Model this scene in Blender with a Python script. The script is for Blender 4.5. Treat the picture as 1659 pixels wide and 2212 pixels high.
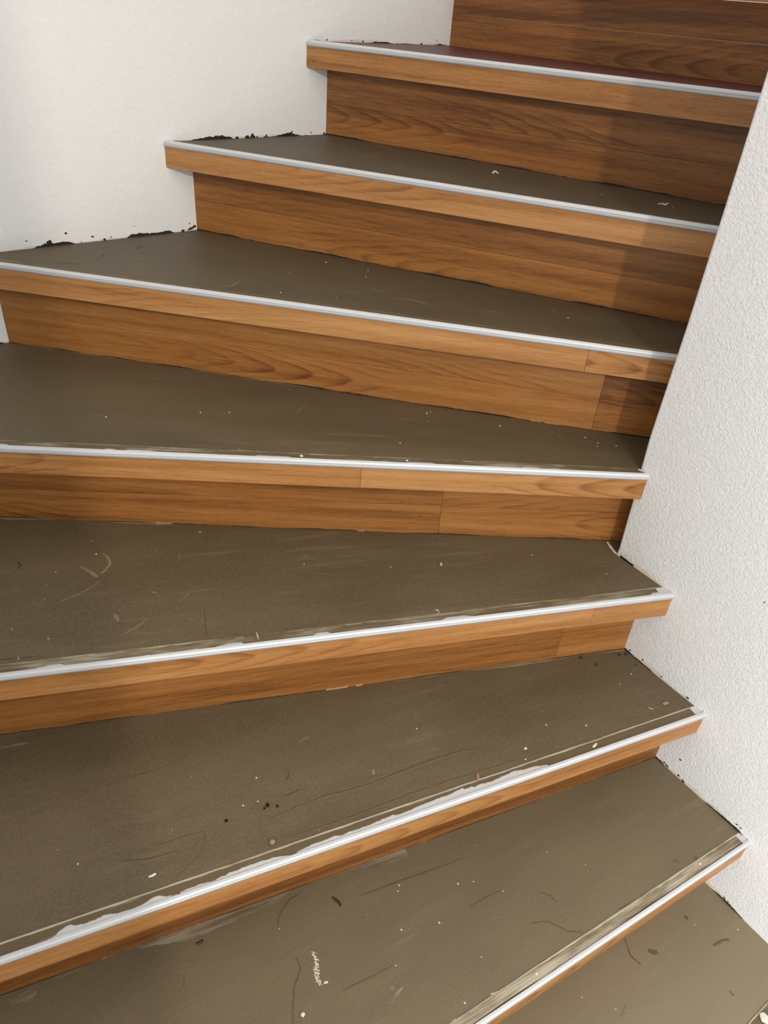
import bpy, bmesh, math, random
from mathutils import Vector, Matrix
random.seed(7)
C = bpy.context.scene.collection
for o in list(bpy.data.objects): bpy.data.objects.remove(o)

# ------------------------------------------------------------------ camera, world, lamp, exposure
cd = bpy.data.cameras.new('camera'); cam = bpy.data.objects.new('camera', cd); C.objects.link(cam)
cd.sensor_fit = 'HORIZONTAL'; cd.sensor_width = 36.0; cd.lens = 34.9007; cd.clip_start = 0.02
cam.matrix_world = Matrix(((0.795133, 0.302987, -0.525322, 0.0), (-0.602643, 0.491504, -0.628685, 0.0), (0.067714, 0.81647, 0.573404, 1.541595), (0, 0, 0, 1)))
bpy.context.scene.camera = cam
sc = bpy.context.scene
sc.view_settings.view_transform = 'Standard'; sc.view_settings.look = 'None'
sc.view_settings.gamma = 1.0; sc.view_settings.use_curve_mapping = False
sc.view_settings.exposure = 0.92
W = bpy.data.worlds.new('daylight'); sc.world = W; W.use_nodes = True
W.node_tree.nodes['Background'].inputs[0].default_value = (0.94, 0.97, 1.0, 1)
W.node_tree.nodes['Background'].inputs[1].default_value = 0.80
ld = bpy.data.lights.new('hall_lamp', 'POINT'); ld.energy = 76.0; ld.color = (1.0, 0.92, 0.83); ld.shadow_soft_size = 0.045
lo = bpy.data.objects.new('hall_lamp', ld); C.objects.link(lo); lo.location = (-0.60, -2.05, 2.55)
wd = bpy.data.lights.new('side_fill_light', 'AREA'); wd.shape = 'RECTANGLE'; wd.size = 1.5; wd.size_y = 1.5; wd.energy = 92.0; wd.color = (0.86, 0.93, 1.0)
wo_ = bpy.data.objects.new('side_fill_light', wd); C.objects.link(wo_); wo_.location = (-2.9, -1.9, 1.75)  # added fill, unseen from the camera; brightens the inner wall
wo_.rotation_euler = Vector((1.0, 0.45, -0.12)).to_track_quat('-Z', 'Y').to_euler()

# ------------------------------------------------------------------ materials
class NT:
    def __init__(s, name):
        m = bpy.data.materials.new(name); m.use_nodes = True; s.m = m; s.t = m.node_tree
        s.b = s.t.nodes['Principled BSDF']
    def n(s, typ, ins=None, **props):
        nd = s.t.nodes.new('ShaderNode' + typ)
        for k, v in props.items(): setattr(nd, k, v)
        for k, v in (ins or {}).items(): s.put(nd.inputs[k], v)
        return nd
    def put(s, sock, v):
        if isinstance(v, bpy.types.NodeSocket): s.t.links.new(v, sock)
        elif isinstance(v, bpy.types.Node): s.t.links.new(v.outputs[0], sock)
        else: sock.default_value = v
    def math(s, op, a, b=None, clamp=False):
        nd = s.n('Math', {0: a}, operation=op, use_clamp=clamp)
        if b is not None: s.put(nd.inputs[1], b)
        return nd.outputs[0]
    def noise(s, vec, scale, detail=3.0, rough=0.55, dim='3D'):
        return s.n('TexNoise', {'Vector': vec, 'Scale': scale, 'Detail': detail, 'Roughness': rough}, noise_dimensions=dim).outputs[0]
    def scalev(s, vec, x, y, z=1.0):
        return s.n('VectorMath', {0: vec, 1: (x, y, z)}, operation='MULTIPLY').outputs[0]
    def mix(s, fac, a, b, mode='MIX'):
        nd = s.n('Mix', data_type='RGBA', blend_type=mode)
        s.put(nd.inputs[0], fac); s.put(nd.inputs[6], a); s.put(nd.inputs[7], b)
        return nd.outputs[2]
    def ramp(s, fac, stops):
        nd = s.n('ValToRGB', {0: fac}); e = nd.color_ramp.elements
        while len(e) < len(stops): e.new(0.5)
        for el, (p, c) in zip(e, stops): el.position = p; el.color = c
        return nd.outputs[0]
    def step(s, v, lo, hi):
        nd = s.n('MapRange', {0: v, 1: lo, 2: hi, 3: 0.0, 4: 1.0}); nd.clamp = True
        return nd.outputs[0]
    def attr(s, name):
        return s.n('Attribute', attribute_name=name, attribute_type='OBJECT').outputs['Fac']
    def bump(s, h, strength, dist):
        s.put(s.b.inputs['Normal'], s.n('Bump', {'Strength': strength, 'Distance': dist, 'Height': h}).outputs[0])
    def fin(s, col, rough, spec=0.5, metal=0.0):
        s.put(s.b.inputs['Base Color'], col); s.put(s.b.inputs['Roughness'], rough)
        s.b.inputs['Specular IOR Level'].default_value = spec; s.put(s.b.inputs['Metallic'], metal)
        return s.m

def srgb(r, g, b):
    f = lambda c: (c / 255 / 12.92) if c <= 10 else ((c / 255 + 0.055) / 1.055) ** 2.4
    return (f(r), f(g), f(b), 1)

def wall_material(name, col, amp, scale):
    k = NT(name); geo = k.n('NewGeometry').outputs['Position']
    a = k.noise(geo, scale, 4, 0.6); b = k.noise(geo, scale * 0.42, 2, 0.5)
    vor = k.n('TexVoronoi', {'Vector': k.n('VectorMath', {0: geo, 1: k.n('VectorMath', {0: k.n('TexNoise', {'Vector': geo, 'Scale': scale * .6}).outputs['Color'], 1: (.012, .012, .012)}, operation='MULTIPLY').outputs[0]}, operation='ADD').outputs[0], 'Scale': scale * .8}, feature='SMOOTH_F1').outputs[0]
    blob = k.step(vor, 0.55, 0.15)
    hgt = k.math('ADD', k.math('MULTIPLY', k.step(a, .45, .68), 0.8), k.math('ADD', k.math('MULTIPLY', b, 0.7), k.math('MULTIPLY', blob, 0.35)))
    k.bump(hgt, amp, 0.0016)
    big = k.noise(geo, 3.0, 2)
    return k.fin(k.mix(k.step(big, .3, .7), col, tuple(c * .975 for c in col[:3]) + (1,)), 0.85, 0.25)

def wood_material(name, dark, mid, light, red=None):
    k = NT(name); uv = k.n('UVMap').outputs[0]
    sep = k.n('SeparateXYZ', {0: uv}); u, v = sep.outputs[0], sep.outputs[1]
    seed = k.attr('seed'); tone = k.attr('tone')
    p = k.n('CombineXYZ', {0: u, 1: v, 2: k.math('MULTIPLY', seed, 3.71)}).outputs[0]
    warp = k.noise(k.scalev(p, 3.2, 16, 1), 1.0, 2)
    warp2 = k.noise(k.scalev(p, 11, 60, 1), 1.0, 2)
    vv = k.math('ADD', v, k.math('MULTIPLY', k.math('SUBTRACT', warp, .5), 0.034))
    r = k.math('POWER', k.math('ADD', k.math('MULTIPLY', vv, vv), 0.00022), 0.5)
    um = k.math('MINIMUM', u, 0.02)
    g = k.math('ADD', k.math('ADD', r, k.math('MULTIPLY', um, 0.15)), k.math('MULTIPLY', warp2, 0.0026))
    ph = k.math('FRACT', k.math('MULTIPLY', g, 84.0))
    ring = k.ramp(ph, [(0.0, (.25, .25, .25, 1)), (.55, (.45, .45, .45, 1)), (.86, (1, 1, 1, 1)), (1.0, (.25, .25, .25, 1))])
    rm = k.noise(k.scalev(p, 2.6, 34, 1), 1.0, 2)
    near = k.math('ADD', .30, k.math('MULTIPLY', k.step(k.math('ABSOLUTE', vv), .055, .012), k.math('MULTIPLY', k.step(u, .06, -.02), k.step(u, -.42, -.25))))
    ring = k.math('MULTIPLY', k.math('SUBTRACT', ring, .40), k.math('MULTIPLY', near, k.math('ADD', .4, k.math('MULTIPLY', k.step(rm, .3, .65), .6))))
    broad = k.noise(k.scalev(p, 1.7, 42, 1), 1.0, 3, .6)
    fibre = k.noise(k.scalev(p, 16, 460, 1), 1.0, 4, .7)
    fleck = k.noise(k.scalev(p, 70, 800, 1), 1.0, 2, .5)
    f = k.math('ADD', k.math('MULTIPLY', ring, 0.42), k.math('MULTIPLY', k.math('SUBTRACT', broad, .5), 1.2))
    f = k.math('ADD', f, k.math('MULTIPLY', k.math('SUBTRACT', fibre, .5), 0.80))
    f = k.math('ADD', f, k.math('MULTIPLY', k.step(fleck, .58, .72), 0.24))
    f = k.math('ADD', k.math('ADD', f, .5), tone)
    col = k.ramp(f, [(0.05, light), (0.5, mid), (1.0, dark)])
    k.bump(fibre, 0.12, 0.0004)
    return k.fin(col, k.math('ADD', .36, k.math('MULTIPLY', fibre, .14)), 0.45)

def screed_material(name, base, dark, pale):
    k = NT(name); uv = k.n('UVMap').outputs[0]; seed = k.attr('seed')
    sep = k.n('SeparateXYZ', {0: uv})
    p = k.n('CombineXYZ', {0: sep.outputs[0], 1: sep.outputs[1], 2: k.math('MULTIPLY', seed, 5.3)}).outputs[0]
    blotch = k.noise(k.scalev(p, 3, 9, 1), 1.0, 4, .6)
    streak = k.noise(k.scalev(p, 5, 60, 1), 1.0, 4, .62)
    grain = k.noise(p, 340.0, 3, .7)
    col = k.mix(k.step(blotch, .32, .68), dark, base)
    rub = k.math('MULTIPLY', k.step(streak, .55, .82), k.step(k.noise(p, 6.0, 2), .42, .7))
    col = k.mix(k.math('MULTIPLY', rub, .42), col, pale)
    col = k.mix(k.math('MULTIPLY', k.step(grain, .36, .68), .42), col, k.mix(.5, col, pale))
    pits = k.step(k.noise(k.scalev(p, 1, 1.4, 1), 190.0, 1, .5), .30, .25)
    col = k.mix(k.math('MULTIPLY', pits, .55), col, tuple(c * .45 for c in base[:3]) + (1,))
    vor = k.n('TexVoronoi', {'Vector': p, 'Scale': 46.0}, feature='F1')
    cell = k.n('SeparateColor', {0: vor.outputs['Color']}).outputs[0]
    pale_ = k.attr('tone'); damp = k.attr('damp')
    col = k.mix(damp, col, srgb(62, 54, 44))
    col = k.mix(pale_, col, k.mix(.5, pale, srgb(164, 150, 122)))
    dots = k.math('MULTIPLY', k.step(vor.outputs[0], .042, .026), k.step(cell, .80, .82))
    col = k.mix(k.math('MULTIPLY', dots, .85), col, srgb(205, 196, 178))
    und = k.noise(k.scalev(p, 14, 34, 1), 1.0, 3)
    k.bump(k.math('ADD', k.math('MULTIPLY', grain, .10), k.math('ADD', k.math('MULTIPLY', und, 1.0), k.math('MULTIPLY', pits, -.35))), 0.30, 0.0012)
    return k.fin(col, k.math('ADD', .46, k.math('MULTIPLY', blotch, .18)), 0.42)

def film_material(name, base, pale):
    k = NT(name); uv = k.n('UVMap').outputs[0]; seed = k.attr('seed'); wear = k.attr('wear')
    sep = k.n('SeparateXYZ', {0: uv})
    p = k.n('CombineXYZ', {0: sep.outputs[0], 1: sep.outputs[1], 2: k.math('MULTIPLY', seed, 5.3)}).outputs[0]
    st = k.noise(k.scalev(p, 7, 1100, 1), 1.0, 4, .68)
    lowf = k.noise(k.scalev(p, 9, 40, 1), 1.0, 3, .6)
    v = k.math('ADD', k.math('ADD', k.math('MULTIPLY', st, .75), k.math('MULTIPLY', lowf, .7)), k.math('SUBTRACT', wear, 1.0))
    fac = k.step(v, .12, .34)
    grain = k.noise(p, 420.0, 2, .6)
    col = k.mix(fac, k.mix(k.math('MULTIPLY', grain, .3), base, tuple(c * .7 for c in base[:3]) + (1,)), pale)
    k.bump(st, .25, .0006)
    return k.fin(col, .5, .4)

def plain(name, col, rough=.6, spec=.4, metal=0.0, scale=160.0, amount=.25, bump=0.0):
    k = NT(name); pos = k.n('TexCoord').outputs['Object']
    nz = k.noise(pos, scale, 3, .6)
    c = k.mix(k.math('MULTIPLY', nz, amount), col, tuple(x * .55 for x in col[:3]) + (1,))
    if bump: k.bump(nz, bump, .001)
    return k.fin(c, rough, spec, metal)

def trim_material(name):
    k = NT(name); uv = k.n('UVMap').outputs[0]
    st = k.noise(k.scalev(uv, 4, 4000, 1), 1.0, 2, .5)
    col = k.mix(st, (.70, .71, .715, 1), (.62, .63, .64, 1))
    return k.fin(col, k.math('ADD', .34, k.math('MULTIPLY', st, .14)), .5, .2)

M = {}
M['wall'] = wall_material('stipple_plaster', (.88, .882, .88, 1), .54, 235.0)
M['wall_soft'] = wall_material('soft_plaster', (.86, .842, .815, 1), .34, 120.0)
M['wood'] = wood_material('beech_laminate', srgb(114, 70, 29), srgb(175, 121, 67), srgb(200, 152, 99))
M['wood_riser'] = wood_material('beech_laminate_riser', srgb(104, 62, 23), srgb(163, 107, 52), srgb(188, 137, 81))  # same beech laminate, darkened for the shade below the overhangs
M['mahogany'] = wood_material('red_brown_tread_boards', srgb(52, 14, 7), srgb(92, 32, 17), srgb(120, 54, 34))
SB, SD, SP = srgb(101, 86, 61), srgb(83, 69, 47), srgb(152, 138, 111)
M['screed'] = screed_material('levelling_screed', SB, SD, SP)
M['film'] = film_material('screed_film', srgb(106, 89, 61), srgb(190, 180, 156))
M['foot_smear'] = film_material('grey_foot_smear', SB, srgb(152, 141, 121))
M['stain'] = plain('damp_stain', srgb(104, 90, 66), .6, .3, amount=.3)
M['ridge'] = plain('screed_ridge', srgb(104, 87, 59), .5, .4)
M['scuff'] = film_material('pale_scuff', SB, srgb(166, 152, 126))
M['crack'] = plain('dark_groove', srgb(74, 61, 43), .7, .2)
M['smear'] = plain('grey_smear', srgb(128, 117, 100), .65, .3, scale=240., amount=.7)
M['dark'] = plain('dark_compound', srgb(46, 38, 28), .7, .3, scale=300., amount=.4)
M['white'] = plain('white_plaster', srgb(228, 220, 204), .8, .2)
M['plaster_edge'] = plain('bare_plaster_edge', srgb(226, 218, 204), .8, .2, scale=200., amount=.2)
M['cream'] = plain('cream_adhesive', srgb(233, 223, 199), .7, .3, scale=90., amount=.3)
M['brown'] = plain('brown_crumb', srgb(176, 140, 108), .8, .2)
M['chip'] = plain('raw_chipboard', srgb(205, 160, 110), .8, .2)
M['black'] = plain('black_crumb', srgb(22, 16, 14), .7, .3)
M['trim'] = trim_material('satin_aluminium')
M['lip'] = plain('blue_grey_lip', (.47, .505, .545, 1), .35, .5, .3, scale=50., amount=.1)
M['flange'] = plain('bare_flange', (.66, .655, .64, 1), .42, .5, .15, scale=60., amount=.12)
M['paint'] = plain('floor_concrete', srgb(120, 108, 90), .7, .3)

# ------------------------------------------------------------------ helpers
def link(name, me, mat, parent=None, **props):
    if mat is not None: me.materials.append(M[mat] if isinstance(mat, str) else mat)
    o = bpy.data.objects.new(name, me); C.objects.link(o)
    if parent is not None: o.parent = parent
    for k_, v_ in props.items(): o[k_] = v_
    return o
def mesh(name, verts, faces, uvs=None, smooth=False):
    me = bpy.data.meshes.new(name); me.from_pydata([tuple(v) for v in verts], [], faces); 
    if uvs is not None:
        l = me.uv_layers.new(name='UVMap')
        for lp in me.loops: l.data[lp.index].uv = uvs[lp.vertex_index]
    if smooth: me.polygons.foreach_set('use_smooth', [True] * len(me.polygons))
    me.update(); return me
def fix(me):
    bm = bmesh.new(); bm.from_mesh(me); bmesh.ops.recalc_face_normals(bm, faces=bm.faces); bm.to_mesh(me); bm.free(); return me

XO, YL, YI = -0.17, 1.60611, 0.57431            # unseen outer side wall, back wall, end face of the inner wall
RA, RC = math.radians(-2.7767), 1.01796        # face of the inner wall (angle of its normal, distance)
RNX, RNY = math.cos(RA), math.sin(RA)
def rface(y): return (RC - RNY * y) / RNX
PX = rface(YI)
Z0 = 0.176

# angle of the nosing's normal, distance, depth of the overhang, height of the tread
LINES = [(88.5, -0.005, 0.05, 0.1808),
         (82.9055, 0.27481, 0.05083, 0.35692),
         (75.6817, 0.55449, 0.04888, 0.53309),
         (66.3991, 0.81975, 0.05042, 0.71264),
         (54.3972, 1.06133, 0.05446, 0.8934),
         (41.6721, 1.24192, 0.04884, 1.07437),
         (30.8114, 1.40033, 0.05102, 1.25569),
         (21.8326, 1.54009, 0.05132, 1.43976),
         (10.879, 1.65321, 0.05084, 1.6173)]
class Line:
    def __init__(s, k):
        s.k = k; a, s.c, s.o, s.z = LINES[k]; s.a = math.radians(a); s.n = (math.cos(s.a), math.sin(s.a)); s.t = (math.sin(s.a), -math.cos(s.a))
    def pt(s, u, d, z=0.0):                     # u along the nosing, d behind its front face
        e = s.c + d
        return (s.n[0] * e + s.t[0] * u, s.n[1] * e + s.t[1] * u, z)
    def ends(s, d):                             # u where the line meets the walls, left and right
        e = s.c + d
        x = (e - s.n[1] * YL) / s.n[0] if abs(s.n[0]) > 1e-4 else -9
        if x > XO: L = (x, YL)
        else: L = (XO, (e - s.n[0] * XO) / s.n[1])
        # inner wall
        den = s.n[0] * RNY - s.n[1] * RNX
        y = (s.n[0] * RC - e * RNX) / den
        if y <= YI: R = (rface(y), y)
        else: R = ((e - s.n[1] * YI) / s.n[0], YI)
        if R[0] > 2.6: R = (2.6, YI)
        f = lambda q: q[0] * s.t[0] + q[1] * s.t[1]
        return f(L), f(R), L, R
LN = [Line(k) for k in range(9)]

def box_along(ln, u0, u1, d0, d1, z0, z1, sk0=0.0, sk1=0.0, uo=0.0, vo=0.0, sg=1.0):
    """box along a nosing line; u0/u1 at d0, shifted by sk at d1 so ends follow the walls"""
    vs, uv = [], []
    for z in (z0, z1):
        for (u, d) in ((u0, d0), (u1, d0), (u1 + sk1, d1), (u0 + sk0, d1)):
            vs.append(ln.pt(u, d, z)); uv.append((sg * (u - uo), z - vo + (d - d0)))
    fs = [(0, 1, 5, 4), (1, 2, 6, 5), (2, 3, 7, 6), (3, 0, 4, 7), (4, 5, 6, 7), (3, 2, 1, 0)]
    return vs, fs, uv
def bevel_mesh(name, vs, fs, uv, w):
    me = mesh(name, vs, fs, uv); bm = bmesh.new(); bm.from_mesh(me)
    bmesh.ops.bevel(bm, geom=list(bm.edges), offset=w, segments=1, affect='EDGES', profile=.5)
    bm.to_mesh(me); bm.free(); return me

def ribbon(pts, widths, z=0.0, h=0.0, seed=0):
    """strip on a horizontal surface following pts [(x,y)]; h > 0 gives it a raised back"""
    vs, fs, uv = [], [], []; n = len(pts); acc = 0
    for i, (x, y) in enumerate(pts):
        a = Vector(pts[max(i - 1, 0)]); b = Vector(pts[min(i + 1, n - 1)]); t = (b - a).normalized(); nn = Vector((-t.y, t.x))
        w = widths[i] / 2
        if i: acc += (Vector(pts[i]) - Vector(pts[i - 1])).length
        hh = h * min(1, widths[i] / (max(widths) + 1e-9))
        for q, (s, dz) in enumerate(((-1, 0), (0, hh + .0001), (1, 0))):
            vs.append((x + nn.x * w * s, y + nn.y * w * s, z + dz)); uv.append((acc, s * w))
        if i:
            b0 = (i - 1) * 3; c0 = i * 3
            fs += [(b0, c0, c0 + 1, b0 + 1), (b0 + 1, c0 + 1, c0 + 2, b0 + 2)]
    return vs, fs, uv
def dense(pts, step=.006, jit=0.0):
    out = [pts[0]]
    for a, b in zip(pts, pts[1:]):
        L = math.dist(a, b); m = max(1, int(L / step))
        for i in range(1, m + 1):
            t = i / m; out.append((a[0] + (b[0] - a[0]) * t + random.uniform(-jit, jit), a[1] + (b[1] - a[1]) * t + random.uniform(-jit, jit)))
    return out
def stroke(name, parent, z, pts, w, mat, h=0.0, jit=.0006, step=.006, **kw):
    p = dense(pts, step, jit); n = len(p)
    ws = [w * (0.25 + .75 * math.sin(math.pi * (i + .5) / n) ** .5) * random.uniform(.7, 1.25) for i in range(n)]
    vs, fs, uv = ribbon(p, ws, z, h)
    return link(name, mesh(name, vs, fs, uv), mat, parent, seed=random.random(), **kw)

def band(ln, us, lo, hi, z, horizontal=True, d=0.0):
    """ragged band: on the tread (lo/hi are distances behind the nosing) or up a riser (lo/hi heights at distance d)"""
    vs, fs, uv = [], [], []
    for u, a, b in zip(us, lo, hi):
        if horizontal: vs += [ln.pt(u, a, z), ln.pt(u, b, z)]
        else: vs += [ln.pt(u, d, a), ln.pt(u, d, b)]
        uv += [(u, a), (u, b)]
    for i in range(len(us) - 1): fs.append((2 * i, 2 * i + 2, 2 * i + 3, 2 * i + 1))
    return vs, fs, uv
def wob(n, seed, freq=.15, oct=3):
    r = random.Random(seed); ph = [(r.uniform(0, 6.3), r.uniform(.6, 1.4) * freq * 2 ** i, .5 ** i) for i in range(oct) for _ in range(2)]
    return [.5 + .5 * max(-1, min(1, sum(a * math.sin(p + f * i) for p, f, a in ph) / 1.6)) for i in range(n)]
def lump(name, loc, r, mat, parent=None, sx=1, sy=1, sz=.6, rot=0., seed=1, **props):
    bm = bmesh.new(); bmesh.ops.create_icosphere(bm, subdivisions=2, radius=r); rr = random.Random(seed)
    for v in bm.verts:
        k_ = 1 + rr.uniform(-.22, .22); v.co = Vector((v.co.x * sx * k_, v.co.y * sy * k_, v.co.z * sz * k_))
    zm = min(v.co.z for v in bm.verts)
    for v in bm.verts: v.co.z -= zm
    me = bpy.data.meshes.new(name); bm.to_mesh(me); bm.free()
    o = link(name, me, mat, parent, **props); o.location = loc; o.rotation_euler.z = rot; return o

# ------------------------------------------------------------------ the room
def prism(poly, z0, z1):
    n = len(poly); vs = [(x, y, z0) for x, y in poly] + [(x, y, z1) for x, y in poly]
    fs = [tuple(range(n - 1, -1, -1)), tuple(range(n, 2 * n))] + [(i, (i + 1) % n, n + (i + 1) % n, n + i) for i in range(n)]
    return vs, fs
def struct(name, poly, z0, z1, mat):
    return link(name, fix(mesh(name, *prism(poly, z0, z1))), mat, kind='structure')
ZC = 4.4
wl = struct('wall_left', [(XO - .2, YL), (3.0, YL), (3.0, YL + .2), (XO - .2, YL + .2)], 0, ZC, 'wall_soft')
wo = struct('outer_shade_wall', [(XO - .2, -.50), (XO, -.50), (XO, YL), (XO - .2, YL)], 0, ZC, 'wall_soft')  # unseen wall; near end placed to cast shade over the left treads
# inner wall: its front corner edge wavers by a few millimetres, as plastered by hand
EDGE = [(0, -.001), (.55 + Z0, -.0035), (.66 + Z0, -.0008), (.72 + Z0, .0022), (.78 + Z0, .0042), (.88 + Z0, .0022), (.98 + Z0, .0003), (1.15 + Z0, -.0006), (1.3 + Z0, -.0005), (2.0, 0), (ZC, 0)]
vs, fs = [], []
RAD = .004
for z, dy in EDGE:
    yy = YI + dy
    ring = [(rface(-3.2), -3.2), (rface(yy - RAD), yy - RAD)]
    for q in (30, 60): a_ = math.radians(q); ring.append((rface(yy) + RAD - RAD * math.cos(a_), yy - RAD + RAD * math.sin(a_)))
    ring += [(rface(yy) + RAD, yy), (3.0, YI), (3.0, -3.2)]
    vs += [(x, y, z) for x, y in ring]
nr = 7
for i in range(len(EDGE) - 1):
    for j in range(nr): fs.append((i * nr + j, i * nr + (j + 1) % nr, (i + 1) * nr + (j + 1) % nr, (i + 1) * nr + j))
fs += [tuple(range(nr)), tuple(range((len(EDGE) - 1) * nr, len(EDGE) * nr))]
wr = link('wall_right', fix(mesh('wall_right', vs, fs)), 'wall', kind='structure')
fl = struct('floor', [(-3.2, -3.2), (rface(-3.2), -3.2), (rface(.3), .3), (XO, .3), (XO, -.50), (-3.2, -.50)], -.1, 0, 'paint')
ce = struct('ceiling', [(-3.2, -3.2), (3.0, -3.2), (3.0, YL + .2), (-3.2, YL + .2)], ZC, ZC + .1, 'wall_soft')

# ------------------------------------------------------------------ the steps
LABEL = [
 'bare screed step at the foot, its edge just leaving the bottom right corner',
 'second step from the foot, long white scrape on its tread, brushed cream edge strip',
 'third step from the foot, broad ragged patches of bare white flange behind its metal edge',
 'fourth step from the foot, curved pale scuffs and a small upright wire on its tread',
 'fifth step from the foot, nearly level in view, wooden edge board jointed near its middle',
 'sixth step from the foot, swirling grain at left of its edge board',
 'seventh step from the foot, dark grey tread with one white flake and one pale splinter',
 'eighth step from the foot, the only one with a glossy red-brown wooden tread',
 'topmost step, only its wooden riser and the underside of its edge board in view',
]
BOARD_JOINTS = {1: [.944], 3: [.6275], 4: [.0352], 5: [.1432]}
RISER_JOINTS = {3: [.612], 4: [.188], 5: [.1873]}
# cathedral tips (u, height, direction), tone of the pieces in order
BOARD_TIP = {0: [(.3, .03, 1)], 1: [(.72, .05, 1), (1.0, .03, 1)], 2: [(.55, .046, 1), ], 3: [(.25, .06, 1), (.9, .06, -1)], 4: [(-.45, .06, 1), (.3, .055, -1)], 5: [(-.74, .016, -1), (.35, .05, 1)], 6: [(-.45, .07, 1)], 7: [(.3, .05, -1)], 8: [(-.6, .05, 1)]}
BOARD_TONE = {0: [-.05], 1: [-.05, .0], 2: [-.02], 3: [-.02, -.10], 4: [.02, -.10], 5: [-.10, -.06], 6: [-.06], 7: [.06], 8: [-.1]}
RISER_TIP = {1: [(.5, .1)], 2: [(.2, .15, 1)], 3: [(.2, .13, 1), (.9, .15, 1)], 4: [(-.5, .0, 1), (.41, .036, -1)], 5: [(-.239, .031, 1), (.21, .05, 1)], 6: [(-.72, .006, -1)], 7: [(-.7533, .045, 1)], 8: [(-.9, .017, -1)]}
RISER_TONE = {1: [.0], 2: [.30], 3: [.10, .04], 4: [.08, -.04], 5: [-.03, .02], 6: [.05], 7: [.20], 8: [.24]}  # the third and the uppermost risers have shade put into their tone
FILM = {0: .30, 1: .50, 2: .32, 3: .42, 4: .34, 5: .18, 6: .08}
ZB, ZT = .049, .009                       # edge board from 49 mm to 9 mm below the tread
PROF = [(.0016, -.0092), (.0002, -.0091), (-.0006, -.0082), (-.0010, -.0066), (-.0008, -.0051), (-.0001, -.0044), (-.0008, -.0036), (-.0012, -.0020), (-.0008, -.0002), (.0001, .0012), (.0011, .0020), (.0019, .0022), (.0021, .0018), (.0024, .0018), (.0026, .0024), (.0034, .0026), (.0036, .0021), (.0039, .0021), (.0041, .0027), (.0049, .0028), (.0053, .0024), (.0054, .0004)]

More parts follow.
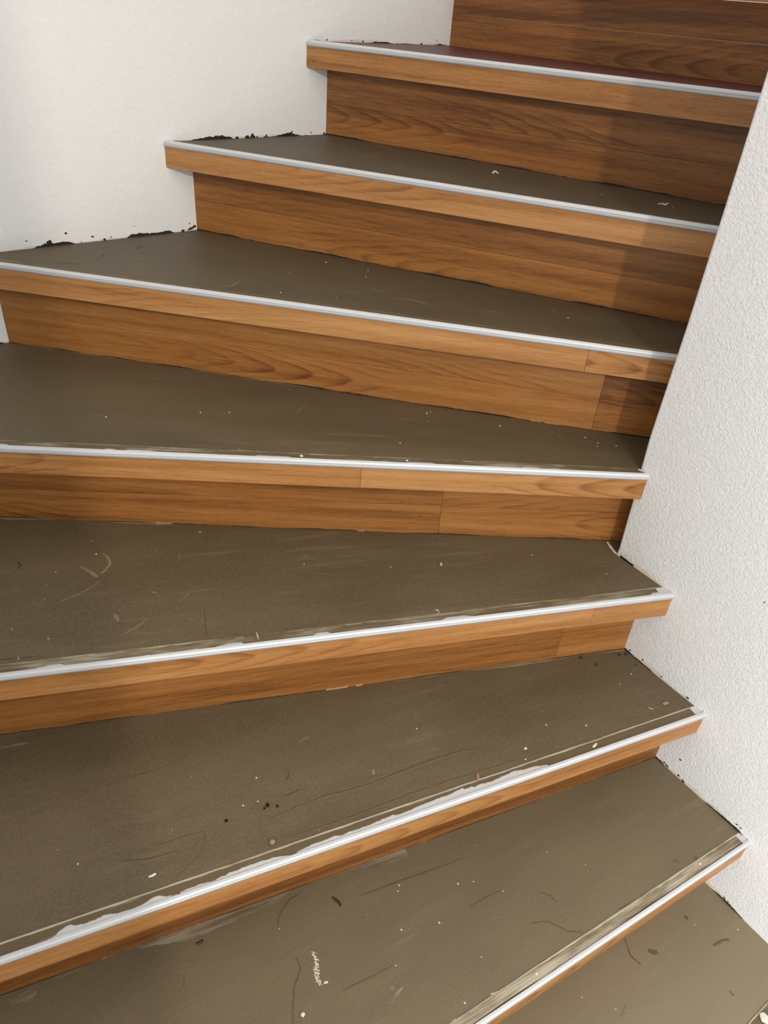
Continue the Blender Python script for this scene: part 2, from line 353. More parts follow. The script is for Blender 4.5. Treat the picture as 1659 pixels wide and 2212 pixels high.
def cut(ln, u0, u1, joints):
    e = [u0] + [j for j in joints if u0 < j < u1] + [u1]
    return list(zip(e, e[1:]))
steps = []
for k, ln in enumerate(LN):
    uL, uR, PL, PR = ln.ends(0)
    root = bpy.data.objects.new('stair_step', None); C.objects.link(root)
    root['label'] = LABEL[k]; root['category'] = 'stair step'; root['group'] = 'steps of the winding staircase'
    base = ln.pt((uL + uR) / 2, .1, ln.z - .17); root.location = base; root.empty_display_size = .05
    inv = Vector(base); steps.append(root)
    def put(name, me, mat, **props):
        me.transform(Matrix.Translation(-inv)); return link(name, me, mat, root, **props)
    root['_'] = 0; del root['_']
    # ---- tread slab
    if k < 8:
        up = LN[k + 1]; back = up.o
        fL, fR, FLp, FRp = ln.ends(.0126); bL, bR, BLp, BRp = up.ends(back)
        poly = [FRp[:2]]
        if abs(FRp[1] - YI) > 1e-5 and abs(BRp[1] - YI) < 1e-5: poly.append((PX, YI))
        poly.append(BRp)
        poly.append(BLp)
        if abs(BLp[1] - YL) < 1e-5 and abs(FLp[1] - YL) > 1e-5: poly.append((XO, YL))
        poly.append(FLp)
        vs, fs = prism(poly, ln.z - ZB, ln.z)
        if k == 8: pass
        uv = [(x * ln.t[0] + y * ln.t[1], x * ln.n[0] + y * ln.n[1] - ln.c) for x, y, z in vs]
        me = fix(mesh('tread', vs, fs, uv))
        if k == 7: put('tread', me, 'mahogany', seed=.3, tone=.1, label='red-brown varnished wooden tread')
        else: put('tread', me, 'screed', seed=k * .37 + .1, tone={0: .46, 1: .20, 2: .05}.get(k, 0.0), damp={4: .12, 5: .30, 6: .40}.get(k, 0.0))  # light falloff put into the colour: upper treads darkened, lower ones paled
    # ---- edge boards
    dz = {0: (0, 0)}
    uLb, uRb, _, _ = ln.ends(.0126)
    for j, (a, b) in enumerate(cut(ln, uL, uR, BOARD_JOINTS.get(k, []))):
        ga = .0002 if a != uL else 0; gb = .0002 if b != uR else 0
        s0 = uLb - uL if a == uL else 0; s1 = uRb - uR if b == uR else 0
        tp = BOARD_TIP[k][min(j, len(BOARD_TIP[k]) - 1)]
        v_, f_, uv_ = box_along(ln, a + ga, b - gb, .0010 + .0002 * (j % 2), .0124, ln.z - ZB, ln.z - ZT, s0, s1, tp[0], ln.z - ZB + tp[1] - .03, tp[2])
        put('edge_board', bevel_mesh('edge_board', v_, f_, uv_, .0003), 'wood', seed=k * 1.3 + j * .7, tone=BOARD_TONE[k][min(j, len(BOARD_TONE[k]) - 1)])
    # ---- metal edge profile with its flange
    ends = []
    for d, z in PROF:
        a, b, _, _ = ln.ends(d); ends.append((a, b))
    vs, fs, uv = [], [], []
    for (d, z), (a, b) in zip(PROF, ends):
        vs += [ln.pt(a, d, ln.z + z), ln.pt(b, d, ln.z + z)]; uv += [(a, d), (b, z)]
    n = len(PROF)
    for i in range(n - 1): fs.append((2 * i, 2 * i + 1, 2 * i + 3, 2 * i + 2))
    fs.append(tuple(2 * i for i in range(n))); fs.append(tuple(2 * i + 1 for i in range(n - 1, -1, -1)))
    fs.append((0, 2 * n - 2, 2 * n - 1, 1))
    me = fix(mesh('edge_trim', vs, fs, uv)); me.materials.append(M['trim']); me.materials.append(M['lip'])
    for i in range(1, 4): me.polygons[i].material_index = 1
    tr = put('edge_trim', me, None)
    if k < 7:
        a0, b0, _, _ = ln.ends(.0054); a1, b1, _, _ = ln.ends(.0228)
        v_, f_, uv_ = box_along(ln, a0, b0, .0054, .0228, ln.z - .0004, ln.z + .0005, a1 - a0, b1 - b0)
        me = mesh('flange', v_, f_, uv_); me.transform(Matrix.Translation(-inv)); link('flange', me, 'flange', tr, label='thin flat flange of the metal edge, lying on the tread')
    # ---- riser planks below the nosing
    if k > 0:
        zt = LN[k - 1].z; d0 = ln.o; rL, rR, _, _ = ln.ends(d0); rL2, rR2, _, _ = ln.ends(d0 + .010)
        for j, (a, b) in enumerate(cut(ln, rL, rR, RISER_JOINTS.get(k, []))):
            for row, (z0, z1) in enumerate(((zt, zt + .0645), (zt + .0648, ln.z - ZB))):
                ga = .0002 if a != rL else 0; gb = .0002 if b != rR else 0
                s0 = rL2 - rL if a == rL else 0; s1 = rR2 - rR if b == rR else 0
                tp = RISER_TIP[k][min(j, len(RISER_TIP[k]) - 1)]; sg = tp[2] if len(tp) > 2 else 1
                if row == 1: tp = (tp[0] + .35 * sg, tp[1] + .02)
                if k == 7 and row == 0 and False: pass
                v_, f_, uv_ = box_along(ln, a + ga, b - gb, d0 + .0003 * row, d0 + .010, z0, z1, s0, s1, tp[0], zt + tp[1], sg)
                tn = RISER_TONE[k][min(j, len(RISER_TONE[k]) - 1)] + (.05 if row else 0)
                if k == 5 and j == 1 and row == 1: tn += .22
                put('riser_plank', bevel_mesh('riser_plank', v_, f_, uv_, .0003), 'wood_riser', seed=k * 2.1 + j * .9 + row * .45, tone=tn)
        # underside of the tread between edge board and riser is the slab itself
    # ---- levelling film over the flange
    if k in FILM:
        a0, b0, _, _ = ln.ends(.0056); a1, b1, _, _ = ln.ends(.0224); A, B = max(a0, a1), min(b0, b1)
        if k in (1, 2, 3): B -= {1: .012, 2: .013, 3: .016}[k]
        m = int((B - A) / .003); us = [A + (B - A) * i / m for i in range(m + 1)]
        lo = [.0056] * (m + 1); hi = [.0224] * (m + 1)
        if k == 2:
            rag = [(-0.1526, 0.0070), (-0.1428, 0.0080), (-0.1370, 0.0125), (-0.1302, 0.0154), (-0.1246, 0.0169), (-0.1165, 0.0126), (-0.1055, 0.0108), (-0.0942, 0.0109), (-0.0826, 0.0134), (-0.0740, 0.0126), (-0.0709, 0.0102), (-0.0617, 0.0092), (-0.0513, 0.0091), (-0.0395, 0.0091), (-0.0323, 0.0102), (-0.0260, 0.0124), (-0.0179, 0.0146), (-0.0121, 0.0137), (-0.0067, 0.0097), (0.0051, 0.0078), (0.0127, 0.0063), (0.0145, 0.0090), (0.0238, 0.0095), (0.0330, 0.0093), (0.0413, 0.0103), (0.0485, 0.0089), (0.0578, 0.0081), (0.0676, 0.0099), (0.0760, 0.0102), (0.0810, 0.0125), (0.0905, 0.0118), (0.1005, 0.0130), (0.1261, 0.0126), (0.1511, 0.0112), (0.1610, 0.0082), (0.1733, 0.0065), (0.1787, 0.0082), (0.1989, 0.0111), (0.2194, 0.0117), (0.2362, 0.0131), (0.2450, 0.0098), (0.2578, 0.0113), (0.2808, 0.0105), (0.3053, 0.0125), (0.3276, 0.0139), (0.3319, 0.0115), (0.3534, 0.0118), (0.3875, 0.0149), (0.4176, 0.0149), (0.4397, 0.0171), (0.4485, 0.0182), (0.4511, 0.0155), (0.4605, 0.0147), (0.4631, 0.0164), (0.4671, 0.0131), (0.4764, 0.0150), (0.4912, 0.0131), (0.5085, 0.0139), (0.5320, 0.0162), (0.5413, 0.0173), (0.5542, 0.0144), (0.5766, 0.0137), (0.5892, 0.0100), (0.6015, 0.0084)]
            for i, u in enumerate(us):
                if rag[0][0] < u < rag[-1][0]:
                    for (ua, sa), (ub, sb) in zip(rag, rag[1:]):
                        if ua <= u <= ub: t = (u - ua) / max(ub - ua, 1e-6); lo[i] = max(.0056, min(.019, sa + (sb - sa) * t + random.uniform(-.0006, .0006))); break
            hi = [.0205 + .0006 * w for w in wob(m + 1, 5)]
        elif k in (3, 4):
            w = wob(m + 1, 3 + k, .12); lo = [.0056 + max(0, x - .72) * .02 for x in w]; hi = [.0222 - max(0, .25 - x) * .008 for x in wob(m + 1, 8 + k, .2)]
        v_, f_, uv_ = band(ln, us, lo, hi, ln.z + .0009)
        put('screed_film', mesh('screed_film', v_, f_, uv_), 'film', seed=k * .41, wear=FILM[k])
        if k in (1, 2):
            v_, f_, uv_ = band(ln, us, [.00545] * (m + 1), [.0060 if k == 2 else .0056 + .0016 * w for w in wob(m + 1, 15, .1)], ln.z + .0012)
            put('dark_joint', mesh('dark_joint', v_, f_, uv_), 'crack')
        # thin feathered line where the film runs out over the back of the flange
        hi2 = [.0232 + .0003 * w for w in wob(m + 1, 20 + k, .25)]
        lo2 = [h_ - (.0016 + .0016 * w) for h_, w in zip(hi2, wob(m + 1, 40 + k, .3))]
        v_, f_, uv_ = band(ln, us, lo2, hi2, ln.z + .0011)
        put('feathered_edge', mesh('feathered_edge', v_, f_, uv_), 'film', seed=k * .77 + 2, wear={0: .5, 1: .62, 2: .62, 3: .46, 4: .45, 5: .36, 6: .1}[k])
    # ---- ragged compound line where the tread below meets this riser
    if k > 0:
        d0 = ln.o; rL, rR, _, _ = ln.ends(d0 - .0002); zt = LN[k - 1].z
        m = int((rR - rL) / .004); us = [rL + (rR - rL) * i / m for i in range(m + 1)]
        if k < 8:
            rr = random.Random(60 + k)
            hi = [zt + .0004 + .0032 * max(0, x - .25) + rr.uniform(0, .0009) for x in wob(m + 1, 60 + k, .09, 4)]
            v_, f_, uv_ = band(ln, us, [zt - .0005] * (m + 1), hi, 0, False, d0 - .0002)
            put('compound_line', mesh('compound_line', v_, f_, uv_), 'dark' if k > 4 else 'crack', seed=k * .3)
        if k in (2, 3, 4, 5):
            A, B = {2: (-.2, .38), 3: (.30, .78), 4: (-.62, -.30), 5: (-.98, -.30)}[k]
            A = max(A, rL); B = min(B, rR); m = int((B - A) / .004); us = [A + (B - A) * i / m for i in range(m + 1)]
            w = wob(m + 1, 90 + k, .07, 4); wd = {2: .017, 3: .006, 4: .006, 5: .005}[k]
            rr = random.Random(k)
            v_, f_, uv_ = band(ln, us, [d0 - .0004 - wd * x - rr.uniform(0, .001) for x in w], [d0 - .0003] * (m + 1), zt + .0005)
            put('grey_smear', mesh('grey_smear', v_, f_, uv_), 'foot_smear', seed=k * .3, wear=.52)

def onstep(k, me, name, mat, **props):
    me.transform(Matrix.Translation(-Vector(steps[k].location))); return link(name, me, mat, steps[k], **props)
def mark(k, name, pts, w, mat, h=0.0, **kw):
    p = dense(pts, .005, kw.pop('jit', .0005)); n = len(p)
    ws = [w * (0.3 + .7 * math.sin(math.pi * (i + .5) / n) ** .5) * random.uniform(.65, 1.25) for i in range(n)]
    vs, fs, uv = ribbon(p, ws, LN[k].z + .0003, h)
    if mat == 'scuff': kw['wear'] = .46; ws = [q * .75 for q in ws]
    return onstep(k, mesh(name, vs, fs, uv), name, mat, seed=random.random(), **kw)

# trowel ridges and grooves in the screed
for k, pts, w, h in (
    (2, [(0.3049, 0.5674), (0.3264, 0.5653), (0.3905, 0.5531), (0.4541, 0.5328), (0.5425, 0.5160), (0.5830, 0.5064), (0.6240, 0.4958), (0.6506, 0.4798), (0.6691, 0.4607)], .0040, .0007),
    (2, [(0.3130, 0.5262), (0.4061, 0.5019), (0.4974, 0.4834), (0.5753, 0.4637), (0.6385, 0.4452), (0.6881, 0.4315), (0.7377, 0.4162)], .0030, .0005),
    (2, [(0.1057, 0.6286), (0.1306, 0.6120), (0.1538, 0.6033), (0.1730, 0.5973)], .0045, .0007),
    (2, [(0.1547, 0.6210), (0.1923, 0.6119), (0.2172, 0.6042)], .0030, .0005),
    (2, [(0.1283, 0.7546), (0.1783, 0.7447), (0.2254, 0.7327)], .0030, .0004),
    (2, [(0.6412, 0.4808), (0.6429, 0.4961), (0.6415, 0.5037)], .0022, .0004),
    (2, [(0.1491, 0.5623), (0.1713, 0.5666), (0.1955, 0.5741), (0.2115, 0.5865), (0.2173, 0.6014)], .0016, .0003),
    (3, [(0.6719, 0.8345), (0.7268, 0.7951), (0.7748, 0.7600), (0.8347, 0.7174)], .0035, .0005),
    (3, [(0.6157, 0.8273), (0.6706, 0.7910), (0.7278, 0.7564)], .0030, .0004),
    (3, [(0.5427, 0.8270), (0.5850, 0.7972), (0.6031, 0.7841)], .0024, .0004),
    (1, [(0.2781, 0.5044), (0.2900, 0.5174), (0.3128, 0.5276), (0.3385, 0.5276)], .0022, .0004),
    (1, [(0.2273, 0.3779), (0.2509, 0.4128), (0.2754, 0.4333), (0.2766, 0.4482)], .0022, .0004),
    (1, [(0.4098, 0.4684), (0.4724, 0.4521), (0.5527, 0.4293), (0.5875, 0.4217)], .0022, .0003),
    (1, [(0.5409, 0.3536), (0.5841, 0.3485), (0.5996, 0.3450)], .0022, .0003),
    (1, [(0.3077, 0.3722), (0.3506, 0.3627), (0.3888, 0.3565)], .0020, .0003),
    (1, [(0.6492, 0.3092), (0.6623, 0.2907), (0.6613, 0.2777)], .0018, .0003),
    (1, [(0.6018, 0.2797), (0.6287, 0.2650), (0.6411, 0.2373), (0.6618, 0.2201)], .0020, .0003),
    (0, [(0.9347, 0.1016), (0.9567, 0.0967), (0.9688, 0.0901)], .0040, .0005),
    (0, [(0.8128, 0.2027), (0.7971, 0.1784), (0.8000, 0.1577)], .0022, .0003),
): mark(k, 'trowel_ridge', pts, w * 1.25, 'ridge', h * (1.15 if k > 1 else .7))
for k, pts, w in (
    (2, [(0.3045, 0.5668), (0.3260, 0.5647), (0.3901, 0.5524), (0.4536, 0.5321), (0.5419, 0.5154)], .0008),
    (2, [(0.3697, 0.6238), (0.3665, 0.6158), (0.3603, 0.6111)], .0016), (2, [(0.3407, 0.5893), (0.3760, 0.5825)], .0008),
    (3, [(0.1433, 1.1160), (0.1447, 1.1050), (0.1364, 1.1016)], .0030), (3, [(0.6711, 0.8334), (0.7395, 0.7839), (0.8294, 0.7192)], .0007),
    (3, [(0.0593, 0.9062), (0.0816, 0.8947), (0.1100, 0.8815)], .0016), (3, [(0.3519, 0.8516), (0.3378, 0.8163), (0.3260, 0.7876)], .0008),
    (5, [(0.3943, 1.5000), (0.4254, 1.4734)], .0016), (5, [(0.4796, 1.5003), (0.4885, 1.5096)], .0050), (5, [(0.5567, 1.5241), (0.5803, 1.5386)], .0040),
    (4, [(0.9355, 0.6725), (0.9280, 0.6594)], .0018),
): mark(k, 'groove', pts, w, 'crack')
for k, pts, w in (
    (0, [(0.8315, 0.1663), (0.8358, 0.1575), (0.8426, 0.1546)], .0090), (0, [(0.8916, 0.0425), (0.8916, 0.0337)], .0040), (0, [(0.9366, 0.1631), (0.9394, 0.1570)], .007),
    (1, [(0.8831, 0.2103), (0.8882, 0.2027)], .0050), (1, [(0.6330, 0.1169), (0.6140, 0.1122)], .0014),
    (2, [(0.0759, 0.8582), (0.0868, 0.8528), (0.0926, 0.8335)], .012), (1, [(0.9192, 0.1922), (0.9180, 0.1859), (0.9161, 0.1791)], .008), (1, [(0.8218, 0.1983), (0.8190, 0.1917), (0.8163, 0.1852)], .007), (1, [(0.7367, 0.2083), (0.7503, 0.2041), (0.7641, 0.1980)], .014),
): mark(k, 'stain', pts, w, 'stain')
for (x, y), q in zip([(1.0222, 0.4890), (0.9525, 0.5250), (0.9631, 0.4968), (1.0339, 0.4827), (1.0269, 0.4546)], (.003, .003, .003, .0026, .002)):
    o_ = lump('compound_lump', (0, 0, 0), q, 'crack', steps[2], 1.2, .8, .5, random.random(), seed=3); o_.location = Vector((x, y, LN[2].z)) - Vector(steps[2].location)
# pale scuffs
for k, pts, w in (
    (3, [(0.2680, 1.0670), (0.2712, 1.0498), (0.2680, 1.0326), (0.2555, 1.0202), (0.2445, 1.0157)], .0045), (3, [(0.2233, 1.0522), (0.2333, 1.0300), (0.2390, 1.0093)], .0060),
    (3, [(0.1693, 0.9839), (0.1953, 0.9855), (0.2231, 0.9905), (0.2386, 0.9998)], .0040), (3, [(0.2285, 0.9098), (0.2286, 0.8985), (0.2277, 0.8905)], .0060),
    (3, [(0.2245, 0.8600), (0.2499, 0.8650), (0.2673, 0.8746), (0.2774, 0.8844)], .0040), (3, [(0.3217, 0.8842), (0.3356, 0.8884), (0.3456, 0.8942)], .0070),
    (3, [(0.2974, 0.9278), (0.3039, 0.9209)], .0050), (3, [(0.3168, 0.9697), (0.3409, 0.9687), (0.3649, 0.9755), (0.3790, 0.9969)], .0020),
    (4, [(0.6490, 1.0521), (0.6699, 1.0615), (0.6817, 1.0721)], .004), (4, [(0.4301, 1.1470), (0.4273, 1.1289), (0.4192, 1.1143)], .002),
    (5, [(0.5988, 1.2472), (0.6252, 1.2402), (0.6528, 1.2560)], .006), (5, [(0.8620, 1.0556), (0.8906, 1.0223), (0.8983, 0.9914)], .004), (5, [(0.9686, 0.9299), (0.9941, 0.9014)], .003), (5, [(0.8502, 1.1123), (0.8633, 1.0859)], .004),
    (6, [(1.1075, 1.4802), (1.1082, 1.4124), (1.1053, 1.3594)], .003), (6, [(0.9935, 1.3738), (1.0279, 1.3393)], .003),
    (1, [(0.1319, 0.5242), (0.1290, 0.5149), (0.1254, 0.5071)], .0035), (1, [(0.3558, 0.3193), (0.3703, 0.3237), (0.3818, 0.3253)], .0040), (1, [(0.3687, 0.3361), (0.3700, 0.3299)], .005),
    (1, [(0.3217, 0.3401), (0.3205, 0.3351)], .002), (1, [(0.3665, 0.2985), (0.3725, 0.2986)], .002), (1, [(-0.0771, 0.6288), (-0.0600, 0.6244), (-0.0435, 0.6213)], .012),
    (2, [(0.4810, 0.5498), (0.4771, 0.5421)], .006), (2, [(0.4110, 0.6590), (0.4298, 0.6607)], .006), (2, [(0.0225, 0.9122), (0.0597, 0.8975)], .003), (2, [(0.6081, 0.6027), (0.6105, 0.5868), (0.6010, 0.5815)], .0012), (2, [(0.5253, 0.5982), (0.5495, 0.6046), (0.5806, 0.6129)], .001),
    (7, [(1.3038, 1.1733), (1.3365, 1.1055), (1.3630, 1.0471), (1.3988, 0.9979)], .0010),
): mark(k, 'scuff', pts, w, 'scuff')
# strokes of bare metal scratched through the film of the second step
for pts, w in (([(0.4356, 0.2439), (0.4805, 0.2381)], .002), ([(0.4278, 0.2452), (0.4382, 0.2449)], .002), ([(0.4089, 0.2487), (0.4174, 0.2484)], .0025), ([(0.4803, 0.2427), (0.4912, 0.2394), (0.5041, 0.2332)], .002)):
    mark(1, 'bare_scratch', pts, w, 'cream')

# ------------------------------------------------------------------ along the walls
def wall_band(parent, name, mat, P0, P1, z, hmax, seed, off=(0, 0), low=0.0, thr=.25, **props):
    """ragged ribbon along the foot of a wall from P0 to P1 at height z"""
    n = max(4, int(math.dist(P0, P1) / .003)); w = wob(n + 1, seed, .1, 4); rr = random.Random(seed)
    vs, fs = [], []
    for i in range(n + 1):
        t = i / n; x = P0[0] + (P1[0] - P0[0]) * t + off[0]; y = P0[1] + (P1[1] - P0[1]) * t + off[1]
        vs += [(x, y, z - .0005), (x, y, z + low + hmax * max(0, w[i] - thr) / (1 - thr) * rr.uniform(.7, 1.1))]
    for i in range(n): fs.append((2 * i, 2 * i + 2, 2 * i + 3, 2 * i + 1))
    return link(name, mesh(name, vs, fs), mat, parent, **props)
def onface(y0, y1): return (rface(y0), y0), (rface(y1), y1)
for k in (4, 5, 6, 7):
    a = LN[k].ends(.02)[2]; b = LN[k + 1].ends(LN[k + 1].o)[2]
    a = (max(a[0], XO), YL)
    wall_band(wl, 'compound_line', 'dark', a, b, LN[k].z, .007 if k < 7 else .003, 11 + k, (0, -.0004), .0, .45)
    wall_band(wl, 'torn_paint', 'plaster_edge', a, b, LN[k].z, .006, 31 + k, (0, -.0002), .001, .3)
for k in (0, 1, 2, 3):
    a = LN[k].ends(.004)[3]; b = LN[k + 1].ends(LN[k + 1].o)[3] if k < 3 else (PX, YI)
    p0, p1 = onface(a[1], min(b[1], YI - .005))
    wall_band(wr, 'torn_paint', 'cream', p0, p1, LN[k].z, .008 if k != 3 else .012, 51 + k, (-.0003, 0), .0015, .2)
    if k < 3: wall_band(wr, 'compound_line', 'dark', p0, p1, LN[k].z, .005, 71 + k, (-.0006, 0), .0, .42)
    else:
        q = [(1.0472, 0.5623), (1.0418, 0.5307)]
        p0, p1 = onface(q[1][1], q[0][1]); wall_band(wr, 'compound_line', 'black', p0, p1, LN[k].z, .004, 74, (-.0006, 0), .0015, .1)
def spots(parent, name, pts, conv, seed):
    rr = random.Random(seed); vs, fs = [], []
    for (a, b, r) in pts:
        n = 9; i0 = len(vs)
        for i in range(n):
            t = 6.283 * i / n; q = r * rr.uniform(.55, 1.25); vs.append(conv(a + q * math.cos(t), b + q * .8 * math.sin(t), 0))
        vs.append(conv(a, b, .0009))
        fs += [(i0 + i, i0 + (i + 1) % n, i0 + n) for i in range(n)]
    return link(name, fix(mesh(name, vs, fs)), 'dark', parent, kind='stuff')
LW = [(x, z, r) for (x, z), r in zip([(0.3713, 1.0892), (0.4485, 1.0963), (0.4134, 1.0828), (0.4137, 1.0746), (0.5007, 1.0844), (0.5245, 1.0763), (0.4766, 1.0759), (0.5386, 1.0795), (0.5907, 1.0968), (0.7150, 1.0896), (0.7219, 1.0800), (0.7266, 1.0826), (0.7128, 1.0770), (0.6985, 1.0764), (0.7174, 1.0785), (0.8407, 1.2564), (0.8781, 1.2597), (0.8814, 1.2559), (0.8666, 1.2573), (0.8722, 1.2544), (0.8894, 1.2556), (0.9128, 1.2594), (0.9315, 1.2560), (0.9784, 1.2639), (1.0723, 1.2648), (1.0660, 1.2592), (1.0304, 1.2613), (1.1354, 1.4426), (1.1661, 1.4416), (1.2646, 1.4394), (1.3091, 1.4395), (1.3854, 1.4498), (1.3373, 1.4411), (1.0685, 1.4426)], [.0022,.0028,.0055,.0045,.003,.003,.0015,.0018,.0014,.002,.0035,.004,.003,.004,.004,.005,.006,.005,.006,.005,.004,.0022,.002,.0025,.002,.0025,.002,.002,.003,.003,.002,.0016,.003,.0025])]
spots(wl, 'compound_spots', LW, lambda a, b, e: (a, YL - .0003 - e, b), 3)
RW = [(y, z, r) for (y, z), r in zip([(0.4821, 0.5413), (0.4513, 0.5427), (0.3488, 0.5383), (0.3497, 0.5324), (0.4065, 0.5382), (0.3143, 0.4000), (0.3388, 0.3630), (0.3317, 0.3614), (0.3063, 0.3629), (0.2942, 0.3589), (0.1813, 0.3693), (0.1735, 0.3685), (0.2285, 0.3612), (0.1377, 0.1878), (0.1296, 0.1876), (0.1244, 0.1844), (0.3019, 0.8046)], [.0026,.0026,.003,.002,.002,.003,.003,.004,.003,.0035,.0025,.0025,.0012,.003,.0025,.002,.0015])]
spots(wr, 'compound_spots', RW, lambda a, b, e: (rface(a) - .0003 - e, a, b), 4)
# loose strip of torn plaster paper at the foot of the inner wall's corner
mark(3, 'torn_strip', [(1.0631, 0.6054), (1.0571, 0.5940), (1.0504, 0.5799), (1.0484, 0.5696)], .005, 'cream', .0015)
mark(4, 'torn_strip', [(1.0475, 0.5808), (1.0479, 0.5753), (1.0498, 0.5690)], .006, 'cream', .002)
# chipped laminate along the foot of the fourth riser
for k, CH, ws in ((3, [(0.5150, 0.7246, 0.5399), (0.5225, 0.7213, 0.5407), (0.5331, 0.7167, 0.5408), (0.5421, 0.7127, 0.5412), (0.5634, 0.7034, 0.5415)], (.012, .010, .015, .006, .011)), (5, [(1.0172, 0.7986, 0.8866), (1.0219, 0.7933, 0.8858), (1.0375, 0.7758, 0.8908), (1.0445, 0.7680, 0.8907)], (.014, .010, .022, .010)), (4, [(0.3845, 1.0970, 0.7156), (0.3947, 1.0897, 0.7152), (0.6850, 0.8819, 0.7153)], (.014, .016, .012))):
    for (x, y, z), w in zip(CH, ws):
        ln = LN[k]; u = x * ln.t[0] + y * ln.t[1]; zt = LN[k - 1].z
        v_, f_, uv_ = box_along(ln, u - w / 2, u + w / 2, ln.o - .0006, ln.o, zt, zt + random.uniform(.0022, .0036))
        onstep(k, mesh('chipped_edge', v_, f_, uv_), 'chipped_edge', 'chip' if k == 3 else 'brown', label='pale raw chip in the foot of the riser')

# ------------------------------------------------------------------ loose bits lying on the treads
def bit(name, label, cat, k, pts, w, mat, h=.0008, group=None, lift=.0004):
    p = dense(pts, .003, .0003); n = len(p); c = (sum(q[0] for q in p) / n, sum(q[1] for q in p) / n)
    ws = [w * (0.45 + .55 * math.sin(math.pi * (i + .5) / n)) * random.uniform(.8, 1.2) for i in range(n)]
    vs, fs, uv = ribbon([(x - c[0], y - c[1]) for x, y in p], ws, 0, h)
    m = len(vs); vs += [(x, y, -lift) for x, y, z in vs]; nr = n
    for i in range(n - 1):
        b = i * 3; fs += [(b, b + m, b + 3 + m, b + 3), (b + 2, b + 5, b + 5 + m, b + 2 + m), (b + m, b + 2 + m, b + 5 + m, b + 3 + m)]
    fs += [(0, 1, 2, 2 + m, m), (3 * n - 3, 3 * n - 3 + m, 3 * n - 1 + m, 3 * n - 1, 3 * n - 2)]
    o = link(name, fix(mesh(name, vs, fs)), mat); o.location = (c[0], c[1], LN[k].z + lift)
    o['label'] = label; o['category'] = cat
    if group: o['group'] = group
    return o
def crumb(name, label, cat, k, p, r, mat, sx=1, sy=1, sz=.6, group=None, up=0.0, seed=1):
    o = lump(name, (p[0], p[1], LN[k].z + up), r, mat, None, sx, sy, sz, random.uniform(0, 3), seed)
    o['label'] = label; o['category'] = cat
    if group: o['group'] = group
    return o
bit('plaster_flake', 'white half-moon flake lying on the dark tread of the seventh step', 'plaster flake', 6, [(1.1573, 1.1354), (1.1738, 1.1484), (1.1788, 1.1468), (1.1692, 1.1317)], .0050, 'white', .0016)
bit('wood_splinter', 'pale jagged splinter near the wall on the dark tread of the seventh step', 'wood splinter', 6, [(1.2783, 0.8273), (1.2900, 0.8266), (1.2864, 0.8170), (1.3090, 0.8269)], .0040, 'cream', .0012)
bit('plaster_flake', 'small white curled flake on the left of the third step', 'plaster flake', 2, [(0.1272, 0.5864), (0.1313, 0.5851), (0.1346, 0.5851), (0.1371, 0.5849)], .0038, 'white', .0018)
bit('plaster_flake', 'cream forked flake on the bare flange, right half of the third step', 'plaster flake', 2, [(0.8091, 0.3776), (0.8147, 0.3783), (0.8204, 0.3790)], .0050, 'cream', .0016, lift=.0015)
bit('wire_pin', 'short grey metal pin standing over the edge of the fourth step', 'wire pin', 3, [(0.3878, 0.7388), (0.3900, 0.7456), (0.3928, 0.7535)], .0022, 'flange', .0014, lift=.0014)
bit('wire_hook', 'small curved grey hook by the edge of the fourth step', 'wire hook', 3, [(0.6625, 0.6399), (0.6650, 0.6370), (0.6634, 0.6328), (0.6592, 0.6302)], .0014, 'flange', .0008, lift=.0014)
bit('curled_shaving', 'thin pale curl by the metal edge, far left of the sixth step', 'shaving', 5, [(0.3444, 1.5194), (0.3509, 1.5133), (0.3585, 1.5192), (0.3625, 1.5269)], .0016, 'smear', .0008)
bit('wood_fibre', 'thin reddish fibre behind the edge of the fifth step', 'wood fibre', 4, [(0.4946, 0.9873), (0.4964, 0.9809), (0.5002, 0.9752)], .0018, 'brown', .0008)
bit('dark_chip', 'dark crumpled chip near the riser on the second step', 'chip', 1, [(0.3712, 0.4928), (0.3729, 0.4862), (0.3746, 0.4797), (0.3743, 0.4728)], .0050, 'crack', .0028)
bit('dark_chip', 'dark lump with a small ring beside it, left of the second step', 'chip', 1, [(0.1657, 0.5510), (0.1707, 0.5491), (0.1747, 0.5495), (0.1750, 0.5517)], .0060, 'crack', .0028)
def scrape():
    path = dense([(0.3015, 0.4401), (0.2998, 0.4285), (0.2974, 0.4224), (0.2923, 0.4182), (0.2886, 0.4100), (0.2864, 0.4040), (0.2858, 0.3983)], .0015); c = path[len(path) // 2]; vs, fs = [], []
    rq = random.Random(4)
    for x, y in path:
        for q in range(2):
            px = x - c[0] + rq.uniform(-.0026, .0026); py = y - c[1] + rq.uniform(-.001, .001); a_ = rq.uniform(-.5, .3) - 1.2; L = rq.uniform(.0012, .0032); w = rq.uniform(.0003, .0007)
            ca, sa = math.cos(a_), math.sin(a_); i0 = len(vs)
            for u, v, z in ((-L, -w, 0), (L, -w, 0), (L, w, 0), (-L, w, 0), (-L * .6, 0, .0005), (L * .6, 0, .0005)): vs.append((px + ca * u - sa * v, py + sa * u + ca * v, z))
            fs += [tuple(i0 + j for j in f) for f in ((0, 1, 5, 4), (2, 3, 4, 5), (1, 2, 5), (3, 0, 4), (3, 2, 1, 0))]
    o = link('paint_scrape', fix(mesh('paint_scrape', vs, fs)), 'white'); o.location = (c[0], c[1], LN[1].z)
    o['label'] = 'long white scrape of paint dried on the second step'; o['category'] = 'paint scrape'
scrape()
bit('paint_scrape', 'short white paint dab beside the long white scrape', 'paint scrape', 1, [(0.2914, 0.3959), (0.2952, 0.3955), (0.2970, 0.3934)], .0036, 'white', .0003, lift=.0003)
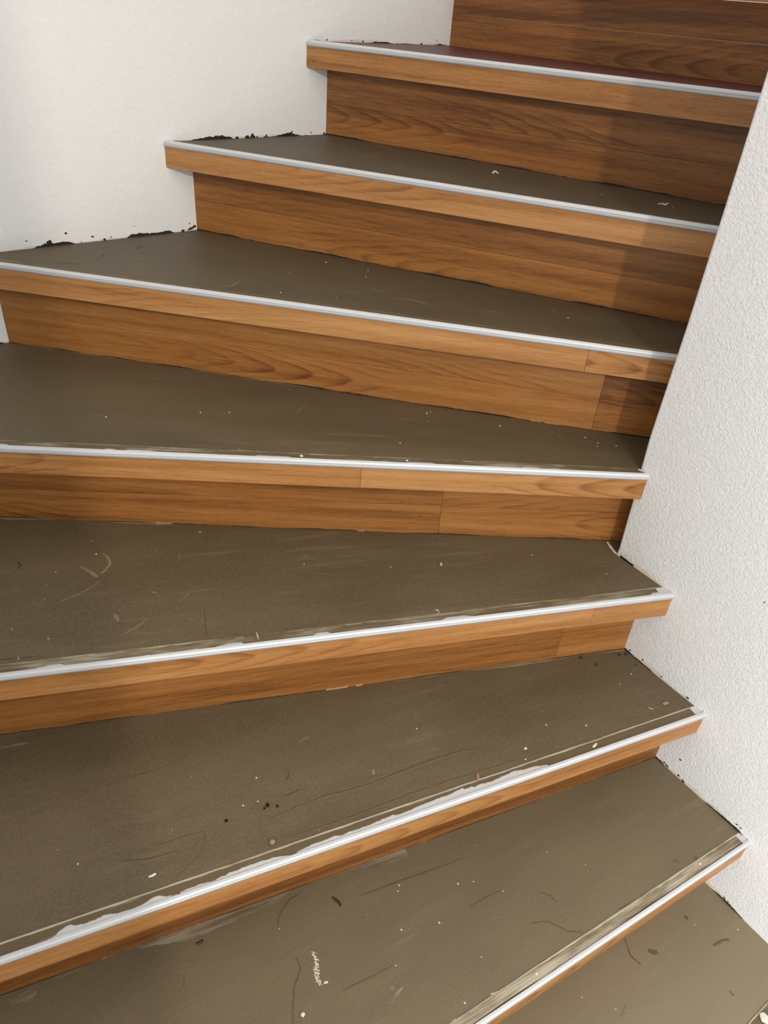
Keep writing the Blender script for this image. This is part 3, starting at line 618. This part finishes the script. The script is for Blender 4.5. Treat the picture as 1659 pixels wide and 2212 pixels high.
crumb('pebble', 'beige brown pebble on the third step behind the bare flange patches', 'pebble', 2, [(0.2890, 0.5335)][0], .0040, 'brown', 1, .9, .7, seed=5)
crumb('plaster_crumb', 'pale oval crumb alone on the right half of the fourth step', 'plaster crumb', 3, [(0.7464, 0.7245)][0], .0036, 'chip', 1.3, .8, .6, seed=6)
crumb('plaster_crumb', 'white crumb stuck on the flange, middle of the fifth step', 'plaster crumb', 4, [(0.5714, 0.9102)][0], .0026, 'white', 1.2, 1, .7, up=.001, seed=7)
crumb('plaster_crumb', 'white crumb stuck on the flange of the fifth step, right of the board joint', 'plaster crumb', 4, [(0.7155, 0.8071)][0], .0022, 'white', .8, 1, .8, up=.001, seed=8)
crumb('plaster_crumb', 'pink brown crumb close to the wall on the third step', 'plaster crumb', 2, [(0.9939, 0.3646)][0], .0042, 'brown', 1.6, .7, .5, seed=9)
crumb('plaster_crumb', 'white crumb in the middle of the third step, above the long trowel ridge', 'plaster crumb', 2, [(0.7128, 0.4397)][0], .0026, 'white', seed=10)
crumb('plaster_crumb', 'white lump at the very edge of the foot step, bottom right corner', 'plaster crumb', 0, [(0.9014, -0.0188)][0], .0080, 'white', 1, 1.3, .4, seed=11)
crumb('plaster_crumb', 'pink crumb lodged against the feathered line of the third step', 'plaster crumb', 2, [(0.6093, 0.4445)][0], .0040, 'brown', 1.7, .6, .4, seed=12)
crumb('plaster_crumb', 'pale bead left of the paint scrape, near bottom of the second step', 'plaster crumb', 1, [(0.2445, 0.3789)][0], .0030, 'cream', 1, 1, .7, seed=13)
for p, r, lb in (([(0.3131, 0.5885)][0], .0032, 'largest black grain of the three together on the third step'), ([(0.3068, 0.5872)][0], .0020, 'small black grain touching the left of the largest grain'), ([(0.3242, 0.5790)][0], .0022, 'black grain a finger to the right of the largest grain'), ([(0.2515, 0.6008)][0], .0024, 'lone black grain on the left half of the third step')):
    crumb('black_crumb', lb, 'grit', 2, p, r, 'black', 1, .9, .7, 'black grit on the third step', seed=int(r * 1e5))
for k, pts in ((1, [(0.5548, 0.2225), (0.9147, 0.1791)]),):
    for p, lb in zip(pts, ('pale screw head in the brushed strip near the bottom of the photo', 'pale screw head in the brushed strip close to the wall')): crumb('screw_head', lb, 'screw head', k, p, .0022, 'cream', 1, 1, .5, 'screws in the flange of the second step', up=.0009)
# fine pale dust: far too many specks to count
rr = random.Random(99)
DUST = {0: [(0.7072, 0.1400), (0.6748, 0.1855), (0.9988, 0.0907), (0.9398, 0.1425)], 1: [(0.4703, 0.4470), (0.5507, 0.3934), (0.5746, 0.3813), (0.4853, 0.3638), (0.4302, 0.3900), (0.5047, 0.2883), (0.6034, 0.3414), (0.2778, 0.4996), (0.7510, 0.2926), (0.4630, 0.4401), (0.7141, 0.3464), (0.3916, 0.3545), (0.4419, 0.2568)], 2: [(0.0563, 0.6583), (0.3233, 0.6404), (0.3050, 0.6034), (0.2836, 0.6098), (0.5891, 0.5732), (0.6498, 0.4157), (0.9625, 0.3756), (0.9643, 0.3719), (0.9634, 0.4407), (1.0017, 0.4450), (0.6982, 0.4257), (0.7791, 0.4542), (0.8362, 0.4144)], 3: [(0.0901, 0.9609), (0.1283, 0.9112), (0.2640, 1.1098), (0.2579, 1.0703), (0.4338, 1.0343), (0.5592, 0.8754), (0.5441, 0.8559), (0.9962, 0.5643), (0.9843, 0.5440), (0.1859, 1.0588), (0.0816, 0.8947), (0.1005, 0.8867), (0.9090, 0.6561), (0.6678, 0.7683)], 4: [(0.4984, 1.1361), (0.5427, 1.1108), (0.3500, 1.2009), (1.0182, 0.7347), (1.0550, 0.7053), (1.0813, 0.6547), (1.0599, 0.6789), (1.0487, 0.6719), (0.8587, 0.9260), (0.7450, 0.8637), (0.9468, 0.8187), (0.8685, 0.9268), (0.8407, 0.9005)], 5: [(0.5449, 1.4645), (0.9147, 1.2080), (0.8860, 1.1766), (0.7612, 1.2598), (0.7655, 1.1000), (1.1200, 0.8015), (1.0927, 0.8652), (1.0008, 0.9963), (0.6883, 1.1705), (1.0877, 0.8256)], 6: [(0.5293, 0.7876), (1.2096, 1.3425), (1.2153, 1.2878), (1.2812, 0.7974), (1.2352, 0.9217)]}
ORD = ['foot', 'second', 'third', 'fourth', 'fifth', 'sixth', 'seventh']
for k, pts in DUST.items():
    vs, fs = [], []
    for (x, y) in pts:
        r = rr.uniform(.0009, .0019); i0 = len(vs); z = LN[k].z
        for i in range(5): t = i * 1.2566 + rr.random(); vs.append((x + r * math.cos(t), y + r * math.sin(t), z))
        vs.append((x, y, z + r * .8)); fs += [(i0 + i, i0 + (i + 1) % 5, i0 + 5) for i in range(5)]
    d_ = link('plaster_dust', fix(mesh('plaster_dust', vs, fs)), 'white', kind='stuff')
    d_['label'] = 'fine white specks scattered on the grey tread of the %s step' % ORD[k]; d_['category'] = 'dust'
